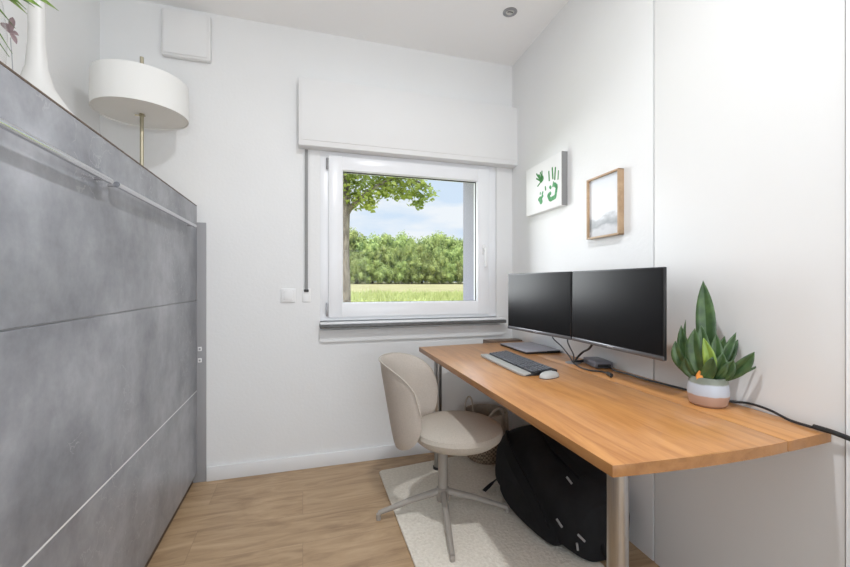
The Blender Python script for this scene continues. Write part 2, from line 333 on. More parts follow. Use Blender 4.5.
# ceiling downlight
lens = mat('lamp_lens', (.65, .65, .62), .3)
def downlight(x, y, label, energy):
    dl = empty('ceiling_downlight', (x, y, HC), 0, label, 'downlight', 'recessed ceiling downlights')
    MB().lathe([(.024, -.001), (.026, -.006), (.036, -.006), (.041, -.003), (.041, -.0005)], n=32, capb=False, capt=False).build('trim_ring', M['silver'], dl)
    MB().lathe([(.0245, -.0012), (.0235, .001)], n=24).build('lens', lens, dl)
    MB().tube([(-.016, -.002, -.005), (-.008, -.012, -.009), (.008, -.012, -.009), (.016, -.002, -.005)], .0022, 8).build('spring_clip', M['black'], dl)
    if energy: lamp('assumed_downlight_lamp', 'AREA', (x, y, HC-.012), (0, 0, 0), energy, (.95, .97, 1), shape='DISK', size=.09)
downlight(1.143, 2.068, 'small round chrome downlight set in the white ceiling above the window corner', 0)
downlight(.30, .75, 'assumed small round chrome downlight in the ceiling over the aisle beside the grey cabinet', 22)  # assumed lamp out of view, added for the shadow under the bar handles

# ------------------------------------------------------------------ wall bed cabinet
XC = -.58; Y0 = -1.1; Y1 = 2.572; ZT = 1.587
cab = empty('wall_bed_cabinet', (-.8, .8, 0), 0, 'long grey concrete-look wall cabinet with chrome bar handles along the left wall', 'cabinet')
def inC(o): o.location = (.8, -.8, 0); return o     # children modelled in room coordinates
inC(MB().box(XL+.005, XC-.022, Y0, Y1, .0, ZT-.02).build('carcass', M['concrete'], cab, smooth=False))
inC(MB().box(XL+.005, XC-.004, Y0, Y1, ZT-.02, ZT-.002, bev=.001).build('top_board', M['cabtop'], cab, smooth=False))
inC(MB().box(XC-.004, XC+.0005, Y0, Y1, ZT-.006, ZT-.001).build('edge_strip', M['brown'], cab, smooth=False))
inC(MB().box(XC-.0215, XC, Y0, Y1, 1.046, ZT-.006, bev=.0015).build('front_panel', M['concrete'], cab, smooth=False))
inC(MB().box(XC-.0215, XC, Y0, Y1, .528, 1.042, bev=.0015).build('front_panel', M['concrete'], cab, smooth=False))
inC(MB().box(XC-.0215, XC, Y0, Y1, .055, .524, bev=.0015).build('front_panel', M['concrete'], cab, smooth=False))
sm = inC(MB().box(XC-.0218, XC-.006, Y0, Y1, 1.041, 1.047).build('joint_profile', M['silver'], cab, smooth=False))
jp = inC(MB().box(XC-.0218, XC+.0004, Y0, Y1, .5235, .5285).build('joint_profile', M['white'], cab, smooth=False)); jp['label'] = 'bright white joint line'
inC(MB().box(XC-.04, XC-.02, Y0, Y1, 0, .055).build('plinth', M['brown'], cab, smooth=False))
for (a, b) in ((-1.0, 1.418), (1.462, 2.40)):
    h = inC(MB().tube([(XC+.030, a, 1.446), (XC+.030, b, 1.446)], .009, 14).build('handle', M['chrome'], cab)); h['label'] = 'chrome bar handle'
    for y in (a+.02, b-.02): MB().tube([(XC-.001, y, 1.446), (XC+.029, y, 1.446)], .005, 10).build('handle_post', M['chrome'], h)
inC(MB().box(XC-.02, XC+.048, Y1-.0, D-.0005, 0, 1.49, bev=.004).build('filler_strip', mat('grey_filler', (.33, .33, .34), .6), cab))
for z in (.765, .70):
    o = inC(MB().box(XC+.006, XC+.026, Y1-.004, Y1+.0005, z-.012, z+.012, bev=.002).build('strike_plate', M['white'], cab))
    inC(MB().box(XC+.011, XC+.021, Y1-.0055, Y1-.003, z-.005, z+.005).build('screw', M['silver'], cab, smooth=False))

# ------------------------------------------------------------------ desk (R frame)
ZD = .746; TD = .027
dk = empty('desk', R(.9, 1.6), -AL, 'large orange-brown cherry wood desk on round steel legs along the right wall', 'desk')
def inD(o): o.location = (-.9, -1.6, 0); return o
def arc(p0, p1):  # bowed right-hand end between two p values
    r = []
    for k in range(9):
        p = p0+(p1-p0)*k/8; t = (p-.602)/(1.302-.602)
        r.append((p, .745+.03*t-.018*math.sin(math.pi*min(1, t*1.02))))
    return r
front = [(.559, 2.424)] + arc(.602, 1.1185) + [(1.1185, 2.487)]
back = [(1.1205, 2.487)] + arc(1.1205, 1.3025) + [(1.3025, 2.50)]
def slab(poly, name):
    m = MB().prism(poly, ZD-TD, ZD, 'XY', bev=.0015)
    o = inD(m.build(name, [M['desk'], M['deskedge']], dk))
    for p in o.data.polygons:
        if abs(p.normal.z) < .5: p.material_index = 1
    return o
slab(front, 'desk_top_board'); slab(back, 'rear_board')
for (p, s) in ((.66, .80), (.662, 2.355)):
    lg = inD(MB().lathe([(.0225, .014 if s < 2 else .025), (.0235, .03), (.0235, ZD-TD)], (p, s, 0), 32).build('leg', M['steel'], dk)); lg['label'] = 'brushed steel round leg'
    MB().lathe([(.03, .0), (.03, .012)], (p, s, .0135 if s > 2 else 0), 28).build('foot', M['black'], lg)
    MB().box(p-.045, p+.045, s-.03, s+.045, ZD-TD-.008, ZD-TD-.0005, bev=.002).build('mounting_plate', M['black'], lg)
inD(MB().box(PW-.04, PW-.002, 1.2, 2.3, ZD-TD-.03, ZD-TD-.0005).build('wall_cleat', M['walnut'], dk, smooth=False))
inD(MB().prism([(1.06, 2.492), (1.3025, 2.502), (1.3025, 2.60), (1.05, 2.59)], ZD-TD, ZD+.008, 'XY', bev=.002).build('end_board', M['walnut'], dk))
gm = inD(MB().lathe([(.036, ZD+.0002), (.036, ZD+.003), (.030, ZD+.005), (.012, ZD+.005), (.011, ZD+.001)], (1.188, 1.753, 0), 32).build('cable_grommet', M['silver'], dk)); gm['label'] = 'round silver cable outlet'

# ------------------------------------------------------------------ monitors
def monitor(loc, rz, label):
    t = empty('monitor', loc, rz, label, 'monitor', 'wall-mounted black monitors above the desk')
    # local: screen faces -X, width along Y, base of the panel at z = 0
    wd, ht = .527, .322
    MB().box(0, .012, -wd/2, wd/2, .0, ht, bev=.003).build('bezel', M['black'], t)
    MB().box(.012, .042, -wd*.36, wd*.36, .05, ht-.06, bev=.012).build('back_housing', M['black'], t)
    MB().box(-.0012, .0005, -wd/2+.006, wd/2-.006, .018, ht-.005).build('screen', M['screen'], t, smooth=False)
    c = MB().box(-.0035, .006, -wd/2+.001, wd/2-.001, -.001, .015, bev=.002).build('chin', mat('dark_metal_chin', (.20, .20, .21), .3, metal=.8), t)
    lg = MB()
    for k, dy in enumerate((-.014, -.007, 0, .007, .014)): lg.box(-.0042, -.0034, dy-.0022, dy+.0022, .005, .0105)
    lg.build('emblem', M['chrome'], c, smooth=False)
    return t
mr_ = monitor(R(1.12, 1.661-.265, .875), -AL, 'black monitor standing nearest the potted plant, over the desk')
a2 = math.radians(8)
mc = R(1.12-math.sin(a2)*.268, 1.663+math.cos(a2)*.268, .875)
ml_ = monitor(mc, -AL+a2, 'black monitor nearest the window, angled beside its twin')
# wall arms
for t, y0, ln in ((mr_, 0.0, .138), (ml_, -.05, .17)):
    MB().box(.04, .05, -.05, .05, .11, .21, bev=.002).tube([(.045, 0, .16), (ln, y0, .16)], .014, 12).box(ln, ln+.006, y0-.04, y0+.04, .10, .22, bev=.002).build('wall_bracket', M['black'], t)

# ------------------------------------------------------------------ keyboard
kb = empty('keyboard', R(.897, 1.79, ZD), -AL+math.radians(-.5), 'dark computer keyboard with grey palm rest on the desk beside the mouse', 'keyboard')
kw, kl = .15, .49
m = MB(); m.prism([(-kw/2, .001), (kw/2, .001), (kw/2, .022), (-kw/2+.05, .014), (-kw/2+.003, .005)], -kl/2, kl/2, 'XZ', bev=.002)
m.build('body', M['black'], kb)
pr = MB().prism([(-kw/2-.012, -kl/2), (-kw/2+.030, -kl/2+.004), (-kw/2+.030, kl/2-.004), (-kw/2-.012, kl/2), (-kw/2-.02, kl/2-.03), (-kw/2-.02, -kl/2+.03)], .0008, .0135, 'XY', bev=.004).build('palm_rest', mat('grey_palm_rest', (.42, .42, .40), .5), kb)
pr['label'] = 'grey palm rest'
keyc = mat('dark_grey_keys', (.11, .115, .13), .45)
for r in range(6):
    x = -kw/2+.042+r*.0175; z = .0135+.008*r/5; y = kl/2-.008; rnd = random.Random(r)
    while y > -kl/2+.012:
        wk = .0155 if not (r == 0 and abs(y-.07) < .012) else .09
        if r == 5 and rnd.random() < .1: y -= .008
        if y-wk < -kl/2+.006: break
        MB().box(x-.0070, x+.0070, y-wk, y, z-.001, z+.006, bev=.0015, seg=1).build('key', keyc, kb, smooth=False)
        y -= wk+.0035
        if abs(y+.085) < .009 or abs(y+.15) < .009: y -= .008
# mouse
ms = empty('computer_mouse', R(.910, 1.51, ZD), -AL+math.radians(-68), 'pale grey wireless mouse on the desk in front of the keyboard', 'mouse')
def dome(lx, ly, h, name, m, parent, z0=0, e=2.4):
    mb = MB(); n = 28; rings = []
    for j in range(9):
        t = j/8*math.pi/2
        rings.append([mb.bm.verts.new((lx*math.copysign(abs(math.cos(a))**(2/e), math.cos(a))*math.cos(t)**.6, ly*math.copysign(abs(math.sin(a))**(2/e), math.sin(a))*math.cos(t)**.6, z0+h*math.sin(t))) for a in [2*math.pi*k/n for k in range(n)]])
    for a, b in zip(rings, rings[1:]):
        for k in range(n): mb.bm.faces.new((a[k], a[(k+1) % n], b[(k+1) % n], b[k]))
    mb.bm.faces.new(rings[0]); return mb.build(name, m, parent)
dome(.028, .052, .022, 'shell', mat('pale_grey_plastic', (.48, .48, .46), .4), ms, .003)
dome(.028, .052, .006, 'sole', M['black'], ms, .0)
MB().lathe([(.006, -.003), (.008, 0), (.006, .003)], (0, .026, .019), 16, axis='X').build('scroll_wheel', M['black'], ms)
# laptop in sleeve
lp = empty('laptop', R(1.185, 2.195, ZD), -AL+math.radians(1), 'closed grey laptop lying on the desk under the monitor nearest the window', 'laptop')
MB().box(-.108, .108, -.165, .165, .0005, .009, bev=.003).build('base', M['black'], lp)
ld = MB().box(-.11, .11, -.167, .167, .0095, .0155, bev=.003).build('lid', mat('slate_aluminium', (.34, .33, .37), .4, metal=.4), lp); ld['label'] = 'slate grey metal lid'
MB().box(.02, .1, -.172, -.168, .003, .014, bev=.001).build('port_strip', M['rubber'], lp)
# docking station
dkx = empty('docking_station', R(1.262, 1.665, ZD), -AL+math.radians(-14), 'small grey box-shaped docking hub on the desk behind the cable outlet', 'docking hub')
MB().box(-.042, .042, -.07, .07, .003, .031, bev=.004).build('housing', mat('slate_plastic', (.16, .16, .19), .4), dkx)
MB().box(-.03, .03, -.0715, -.0695, .007, .021).build('port_panel', M['black'], dkx, smooth=False)
MB().box(-.034, .034, -.062, .062, 0, .0035, bev=.001).build('rubber_foot', M['rubber'], dkx)

# ------------------------------------------------------------------ cables on the desk
def cable(name, pts, r, m, label, cat='cable', group=None):
    o = inR(MB().tube(pts, r, 8).build(name, m)); return tag(o, label, cat, group)
zc = ZD+.0045
cable('monitor_cable', [(1.188, 1.757, ZD+.004), (1.182, 1.775, ZD+.03), (1.16, 1.81, ZD+.075), (1.14, 1.86, ZD+.115), (1.155, 1.88, ZD+.16)], .0032, M['greycable'], 'thin grey cable rising farthest left from the round desk outlet')
cable('monitor_cable', [(1.190, 1.752, ZD+.004), (1.19, 1.752, ZD+.04), (1.165, 1.745, ZD+.08), (1.145, 1.735, ZD+.115), (1.16, 1.74, ZD+.16)], .0035, M['greycable'], 'thin grey cable rising upright from the desk outlet to the gap between monitors')
cb = cable('monitor_cable', [(1.194, 1.748, ZD+.004), (1.20, 1.735, ZD+.03), (1.20, 1.69, ZD+.065), (1.185, 1.62, ZD+.095), (1.19, 1.58, ZD+.15)], .005, M['cable'], 'thicker black cable rising rightward from the desk outlet behind the monitor')
cable('charging_cable', [(1.184, 1.75, ZD+.006), (1.165, 1.70, zc), (1.147, 1.63, zc), (1.15, 1.565, zc), (1.185, 1.53, zc), (1.165, 1.46, zc+.003)], .0035, M['cable'], 'loose black cable curling over the desk in front of the docking hub')
pl = inR(MB().tube([(1.168, 1.475, zc+.006), (1.158, 1.44, zc+.006)], .0075, 10).tube([(1.158, 1.44, zc+.006), (1.146, 1.43, zc+.002)], .004, 8).build('plug', M['black'])); tag(pl, 'small black barrel plug at the loose cable end on the desk', 'plug')
cable('dock_lead', [(1.2, 1.748, ZD+.008), (1.225, 1.745, ZD+.008), (1.25, 1.742, ZD+.014)], .007, M['cable'], 'short black lead joining desk outlet and docking hub')
cable('mains_cable', [(1.262, 1.59, ZD+.014), (1.255, 1.54, zc), (1.262, 1.45, zc), (1.262, 1.355, zc), (1.282, 1.208, zc), (1.2925, 1.10, zc), (1.296, 1.05, zc), (1.293, .98, zc+.012), (1.291, .92, zc+.01), (1.283, .86, zc), (1.273, .80, zc+.002)], .0038, M['cable'], 'long black cable running behind the plant pot along the wall edge of the desk')
cable('cable_coupler', [(1.2755, .798, zc+.004), (1.278, .76, zc+.003), (1.281, .712, zc-.003)], .0068, M['black'], 'thick black cable coupler poking out past the near corner of the desk', 'coupler')

# ------------------------------------------------------------------ plant
pt = empty('potted_snake_plant', R(1.205, 1.045, ZD), -AL, 'green snake plant in a banded ceramic pot on the desk by the wall', 'potted plant')
def potmat():
    m = mat('banded_stoneware', rough=.4); nt = m.node_tree; N = nt.nodes.new; L = nt.links.new; b = nt.nodes['Principled BSDF']
    tc = N('ShaderNodeTexCoord'); sp = N('ShaderNodeSeparateXYZ'); L(tc.outputs['Object'], sp.inputs[0])
    n = N('ShaderNodeTexNoise'); n.inputs['Scale'].default_value = 30; L(tc.outputs['Object'], n.inputs[0])
    a = N('ShaderNodeMath'); a.operation = 'MULTIPLY_ADD'; a.inputs[1].default_value = .008; L(n.outputs[0], a.inputs[0]); L(sp.outputs['Z'], a.inputs[2])
    mr = N('ShaderNodeMapRange'); mr.inputs['From Max'].default_value = .1; L(a.outputs[0], mr.inputs[0])
    r = N('ShaderNodeValToRGB'); r.color_ramp.interpolation = 'LINEAR'; L(mr.outputs[0], r.inputs[0])
    e = r.color_ramp.elements; e[0].position = 0; e[0].color = (.42, .26, .19, 1); e[1].position = 1; e[1].color = (.17, .19, .15, 1)
    for p, c in ((.40, (.45, .29, .22)), (.43, (.48, .52, .58)), (.75, (.46, .50, .56)), (.80, (.20, .22, .18))):
        k = r.color_ramp.elements.new(p); k.color = (*c, 1)
    L(r.outputs[0], b.inputs['Base Color']); return m
po = MB().lathe([(.043, 0), (.052, .008), (.057, .03), (.0575, .055), (.054, .08), (.0505, .092), (.047, .094), (.045, .09), (.047, .08)], n=48, capt=False).build('pot', potmat(), pt)
MB().lathe([(.0465, .078), (.0465, .08)], n=32).build('soil', noisy(mat('potting_soil', rough=1), [(.03, .02, .012), (.1, .07, .05)], nscale=80, bump=1)[0], pt)
sp_leaf = leafmat('snake_plant_leaf', (.025, .06, .022), (.075, .14, .045), 28, rough=.38)
sp_leaf2 = leafmat('snake_plant_light_leaf', (.13, .24, .04), (.30, .42, .07), 20, rough=.4)
def leaf(base, tip, wd, bend=(0, 0, 0), m=None, face=0.0, parent=pt, name='leaf', n=12, wmax=.55, thick=.0015, fold=.25, stalk=.35):
    mb = MB(); b = Vector(base); t = Vector(tip); bn = Vector(bend); rows = []
    ax = (t-b).normalized(); side = ax.cross(Vector((math.cos(face), math.sin(face), 0)))
    if side.length < .1: side = Vector((0, 1, 0))
    side.normalize(); nor = side.cross(ax).normalized()
    for k in range(n+1):
        u = k/n; p = b.lerp(t, u)+bn*math.sin(math.pi*u)
        if u < wmax: ww = wd*(stalk+(1-stalk)*math.sin(u/wmax*math.pi/2))
        else: ww = wd*max(.0, 1-((u-wmax)/(1-wmax))**2.2)
        ww = max(ww, .0006)
        rows.append([mb.bm.verts.new(p+side*ww*.5*q+nor*abs(q)*ww*fold) for q in (-1, -.5, 0, .5, 1)])
    for a, c in zip(rows, rows[1:]):
        for j in range(4): mb.bm.faces.new((a[j], a[j+1], c[j+1], c[j]))
    o = mb.build(name, m or sp_leaf, parent)
    md = o.modifiers.new('thickness', 'SOLIDIFY'); md.thickness = thick
    return o
# (view-lateral x, depth y, z) of tips around the pot; lateral axis points right as seen from the room
VA = math.radians(-52)+AL
LX = Vector((math.cos(VA), math.sin(VA), 0)); DY = Vector((-math.sin(VA), math.cos(VA), 0))
def q3(l, d, z): return LX*l+DY*d+Vector((0, 0, z))
FA = math.atan2(-DY.y, -DY.x)
for (bl, bd, tl, td, tz, wd, bx, lt) in (
    (-.004, .012, -.013, .03, .404, .056, .004, 0),
    (-.03, .0, -.090, -.01, .201, .036, -.018, 0), (-.028, .012, -.074, .02, .253, .036, -.012, 0), (-.02, .02, -.062, .045, .270, .014, -.02, 0),
    (-.012, -.02, -.035, -.035, .250, .048, -.012, 0), (-.004, -.012, -.018, -.01, .258, .044, -.002, 0), (-.026, .018, -.066, .035, .222, .040, -.01, 1),
    (.002, -.025, -.012, -.045, .222, .036, .010, 1), (.010, .0, .022, .0, .232, .040, .004, 0), (.012, .015, .074, .03, .238, .030, .000, 0),
    (.014, .018, .080, .055, .212, .026, .006, 0), (.008, .02, .045, .04, .222, .036, 0, 0), (.014, -.016, .038, -.03, .176, .040, .004, 0), (.020, -.012, .066, -.03, .158, .040, .004, 0),
    (.022, .0, .116, -.02, .186, .040, .012, 0), (.024, .008, .136, .03, .142, .010, .006, 0), (-.016, -.03, .012, -.06, .165, .036, .006, 0), (-.03, -.015, -.06, -.04, .155, .03, -.012, 0)):
    leaf(q3(bl, bd, .078), q3(tl, td, tz), wd, LX*bx, sp_leaf2 if lt else sp_leaf, FA+bl*6, wmax=.55 if tz > .35 else .5)
MB().lathe([(.0, .0), (.012, .006), (.010, .02), (.002, .034)], tuple(q3(-.022, -.034, .08)), 8).build('orange_tag', mat('orange_leaf_tag', (.75, .28, .05), .5), pt)

# ------------------------------------------------------------------ pictures on the right wall
cv = empty('canvas_print', R(PW, 2.178, 1.725), -AL, 'white canvas with green baby hand and foot prints hanging near the window corner', 'canvas picture')
MB().box(-.037, -.001, -.202, .202, -.150, .150, bev=.002).build('canvas', mat('white_canvas', (.80, .80, .80), .8), cv)
ed = MB().box(-.0365, -.001, -.2035, -.2015, -.150, .150).build('side_edge', mat('grey_canvas_edge', (.24, .24, .24), .8), cv, smooth=False); ed['label'] = 'grey side edge'  # near side edge is a darker grey than the canvas
gm1 = noisy(mat('green_print_ink', rough=.8), [(.02, .17, .03), (.07, .27, .08)], nscale=60)[0]
gm2 = noisy(mat('light_green_print_ink', rough=.8), [(.05, .27, .09), (.15, .40, .20)], nscale=60)[0]
def pr_(name, blobs, m):
    mb = MB()
    for (s0, z0, s1, z1, r) in blobs:   # flat capsules on the canvas face
        a = Vector((s0-2.178, z0-1.725)); b = Vector((s1-2.178, z1-1.725)); d = (b-a); ln = d.length; d = d.normalized() if ln > 1e-6 else Vector((1, 0)); e = Vector((-d.y, d.x)); vs = []
        for k in range(16):
            t = math.pi*2*k/16; c, s_ = math.cos(t), math.sin(t); p = (b if c > 0 else a)+d*c*r*.9+e*s_*r
            vs.append((p.x, p.y))
        mb.prism(vs, -.0378, -.0368, 'YZ')
    mb.build(name, m, cv, smooth=False)
pr_('handprint', [(2.192, 1.768, 2.180, 1.775, .018), (2.195, 1.78, 2.22, 1.806, .006), (2.188, 1.785, 2.202, 1.815, .0055), (2.182, 1.785, 2.183, 1.818, .0055), (2.203, 1.772, 2.246, 1.818, .0055), (2.2, 1.765, 2.248, 1.790, .005), (2.195, 1.757, 2.232, 1.740, .005)], gm1)
pr_('handprint', [(2.106, 1.795, 2.101, 1.743, .006), (2.069, 1.806, 2.063, 1.745, .0065), (2.037, 1.798, 2.043, 1.736, .0065), (2.006, 1.772, 2.010, 1.728, .005), (2.145, 1.715, 2.141, 1.697, .006)], gm1)
pr_('footprint', [(2.092, 1.702, 2.086, 1.697, .010), (2.062, 1.700, 2.056, 1.715, .007), (2.045, 1.705, 2.026, 1.692, .013), (2.024, 1.685, 2.035, 1.640, .011), (2.04, 1.634, 2.085, 1.628, .013), (2.095, 1.632, 2.111, 1.655, .013), (2.108, 1.66, 2.09, 1.665, .011), (2.056, 1.714, 2.057, 1.722, .005)], gm2)
pr_('footprint', [(2.205, 1.655, 2.192, 1.636, .017), (2.186, 1.66, 2.176, 1.668, .010), (2.203, 1.685, 2.201, 1.693, .0055), (2.180, 1.680, 2.173, 1.690, .007), (2.222, 1.657, 2.217, 1.65, .007)], gm2)
pf = empty('picture_frame', R(PW, 1.652, 1.51), -AL, 'oak framed misty grey landscape print on the right wall above the monitors', 'framed picture')
hw, hh, ft = .114, .149, .008
m = MB(); m.box(-.031, -.001, -hw, -hw+ft, -hh, hh, bev=.001); m.box(-.031, -.001, hw-ft, hw, -hh, hh, bev=.001); m.box(-.0308, -.001, -hw, hw, -hh, -hh+ft, bev=.001); m.box(-.0308, -.001, -hw, hw, hh-ft, hh, bev=.001)
m.build('frame', M['oak'], pf)
def printmat():
    m = mat('misty_print', rough=.6); nt = m.node_tree; N = nt.nodes.new; L = nt.links.new; b = nt.nodes['Principled BSDF']
    tc = N('ShaderNodeTexCoord'); sp = N('ShaderNodeSeparateXYZ'); L(tc.outputs['Object'], sp.inputs[0])
    mp = N('ShaderNodeMapping'); mp.inputs['Scale'].default_value = (1, 12, 26); L(tc.outputs['Object'], mp.inputs[0])
    n = N('ShaderNodeTexNoise'); n.inputs['Scale'].default_value = 1; n.inputs['Detail'].default_value = 6; L(mp.outputs[0], n.inputs[0])
    a = N('ShaderNodeMath'); a.operation = 'MULTIPLY_ADD'; a.inputs[1].default_value = .10; L(n.outputs[0], a.inputs[0]); L(sp.outputs['Z'], a.inputs[2])
    mr = N('ShaderNodeMapRange'); mr.inputs['From Min'].default_value = -.10; mr.inputs['From Max'].default_value = .20; L(a.outputs[0], mr.inputs[0])
    r = N('ShaderNodeValToRGB'); L(mr.outputs[0], r.inputs[0]); e = r.color_ramp.elements; e[0].color = (.50, .51, .53, 1); e[0].position = 0; e[1].color = (.68, .72, .78, 1); e[1].position = 1
    for p, c in ((.12, (.56, .57, .59)), (.22, (.33, .35, .37)), (.30, (.46, .48, .50)), (.37, (.74, .76, .79)), (.6, (.78, .79, .80))):
        k = r.color_ramp.elements.new(p); k.color = (*c, 1)
    L(r.outputs[0], b.inputs['Base Color']); return m
MB().box(-.018, -.012, -hw+ft-.001, hw-ft+.001, -hh+ft-.001, hh-ft+.001).build('print', printmat(), pf, smooth=False)

# ------------------------------------------------------------------ rug
rg = MB().prism([(.437, 2.375), (.452, 2.392), (1.19, 2.475), (1.14, .95), (.425, .95)], .0005, .013, 'XY', bev=.004).build('rug', M['rug'])
tag(rg, 'cream wool rug on the oak floor under the chair and desk', 'rug')
ZR = .013
# ------------------------------------------------------------------ office chair
fa = math.atan2(-.477, .879)
CC = Vector((.66, 1.863, 0)); SC = Vector((.712, 1.805, 0))
ch = empty('swivel_chair', (CC.x, CC.y, 0), fa, 'taupe upholstered tub swivel chair with star base in front of the desk', 'chair')
ri = Matrix.Rotation(-fa, 3, 'Z')
def lc(v): return ri @ (Vector(v)-CC)
sc_ = lc(SC)
# seat cushion
n = 48; mb = MB(); rings = []
for (rr, z) in ((.02, .388), (.12, .390), (.185, .402), (.212, .425), (.218, .445), (.212, .463), (.19, .478), (.13, .488), (.06, .491), (.01, .492)):
    rings.append([mb.bm.verts.new((sc_.x+rr*1.0*math.cos(2*math.pi*k/n), sc_.y+rr*1.03*math.sin(2*math.pi*k/n), z-.012+.01*math.cos(2*math.pi*k/n)*0)) for k in range(n)])
for a, b in zip(rings, rings[1:]):
    for k in range(n): mb.bm.faces.new((a[k], a[(k+1) % n], b[(k+1) % n], b[k]))
mb.bm.faces.new(rings[0]); mb.bm.faces.new(rings[-1])
mb.build('seat', M['chairseat'], ch)
# wrap-around backrest shell
shc = sc_+Vector((-.115, 0, 0)); tm = math.radians(86)
NU, NV = 56, 18
def shell_pt(u, v, off):   # u in -1..1 around, v in -1..1 up
    th = u*tm; e = (max(0, 1-abs(u)**3.2))**(1/2.4)
    zc_ = .568-.02*abs(u)**2; z = zc_+v*e*.208
    lean = .184+.073*(z-.37)/.42
    ax_ = lean*1.0+.012; by = lean*.93+.01
    return Vector((shc.x-(ax_+off)*math.cos(th), shc.y+(by+off)*math.sin(th), z))
mb = MB(); g = {}
for side, off in ((0, 0.0), (1, -.022)):
    for i in range(NU+1):
        # denser towards the tips
        u = math.sin((i/NU*2-1)*math.pi/2)
        for j in range(NV+1):
            v = math.sin((j/NV*2-1)*math.pi/2)
            edge = max(abs(u)**14, abs(v)**8)
            g[side, i, j] = mb.bm.verts.new(shell_pt(u, v, (off*(1-.75*edge) if side else -.022*.25*edge)))
for side in (0, 1):
    for i in range(NU):
        for j in range(NV):
            try: mb.bm.faces.new((g[side, i, j], g[side, i+1, j], g[side, i+1, j+1], g[side, i, j+1]))
            except ValueError: pass
for i in range(NU):
    for j in (0, NV): mb.bm.faces.new((g[0, i, j], g[0, i+1, j], g[1, i+1, j], g[1, i, j]))
for j in range(NV):
    for i in (0, NU): mb.bm.faces.new((g[0, i, j], g[0, i, j+1], g[1, i, j+1], g[1, i, j]))
bmesh.ops.remove_doubles(mb.bm, verts=mb.bm.verts, dist=.0006)
bk = mb.build('backrest', M['chairshell'], ch)
MB().tube([tuple(shell_pt(u, v_, 0)+Vector((0, 0, .001 if v_ > 0 else -.001))) for v_, rng in ((1, [k/14-1 for k in range(29)]),) for u in rng], .003, 6, smooth=False).build('seam_piping', M['chairseat'], bk)
# column and gas lever
MB().lathe([(.030, .075), (.032, .10), (.031, .135), (.024, .14), (.0235, .30), (.0235, .33)], n=28).build('base_hub', M['chairmetal'], ch)
MB().lathe([(.019, .30), (.019, .372)], n=20).build('gas_column', M['chairmetal'], ch)
MB().box(-.04, .12, -.05, .05, .355, .380, bev=.006).build('seat_plate', M['black'], ch)
for tip in ((.580, 1.520), (.345, 1.915), (.970, 1.775), (.775, 2.19)):
    t = lc((*tip, 0)); d = Vector((t.x, t.y, 0)).normalized(); e = d*(t.length-.005)
    lg = MB().tube([(d.x*.015, d.y*.015, .120), (d.x*.16, d.y*.16, .084), (e.x, e.y, ZR+.020)], [.0175, .0145, .0115], 14, smooth=False).build('leg', M['chairmetal'], ch)
    MB().lathe([(.011, ZR+.0005-(.013 if tip[0] < .4 else 0)), (.012, ZR+.016), (.008, ZR+.02)], (e.x, e.y, 0), 16).build('glide', M['chairmetal'], lg)

# ------------------------------------------------------------------ backpack
bp_ = empty('backpack', R(1.06, 1.72, ZR), -AL, 'large black backpack slumped on the rug under the desk against the wall', 'backpack')
def blob(name, secs, m, parent, n=28, sub=1, dn=.012, seed=1, e=3.0):
    # secs: (y, x0, x1, z0, z1, tilt) superellipse cross-sections
    mb = MB(); rings = []
    for (y, x0, x1, z0, z1, sh) in secs:
        cx, cz, rx, rz = (x0+x1)/2, (z0+z1)/2, (x1-x0)/2, (z1-z0)/2; ring = []
        for k in range(n):
            a = 2*math.pi*k/n; c, s_ = math.cos(a), math.sin(a)
            x = cx+rx*math.copysign(abs(c)**(2/e), c); z = cz+rz*math.copysign(abs(s_)**(2/e), s_)
            x += sh*(z-z0)
            p = Vector((x, y, z)); nn = noise.noise(p*7+Vector((seed, 0, 0)))*dn+noise.noise(p*16+Vector((seed, 3, 0)))*dn*.5
            p += Vector((c, 0, s_))*nn; p.z = max(p.z, .001); ring.append(mb.bm.verts.new(p))
        rings.append(ring)
    for a, b in zip(rings, rings[1:]):
        for k in range(n): mb.bm.faces.new((a[k], a[(k+1) % n], b[(k+1) % n], b[k]))
    for r in (rings[0], rings[-1]):
        c = mb.bm.verts.new(sum((v.co for v in r), Vector())/n)
        for k in range(n): mb.bm.faces.new((r[k], r[(k+1) % n], c))
    o = mb.build(name, m, parent); md = o.modifiers.new('s', 'SUBSURF'); md.levels = sub; md.render_levels = sub
    for p in o.data.polygons: p.use_smooth = True
    return o
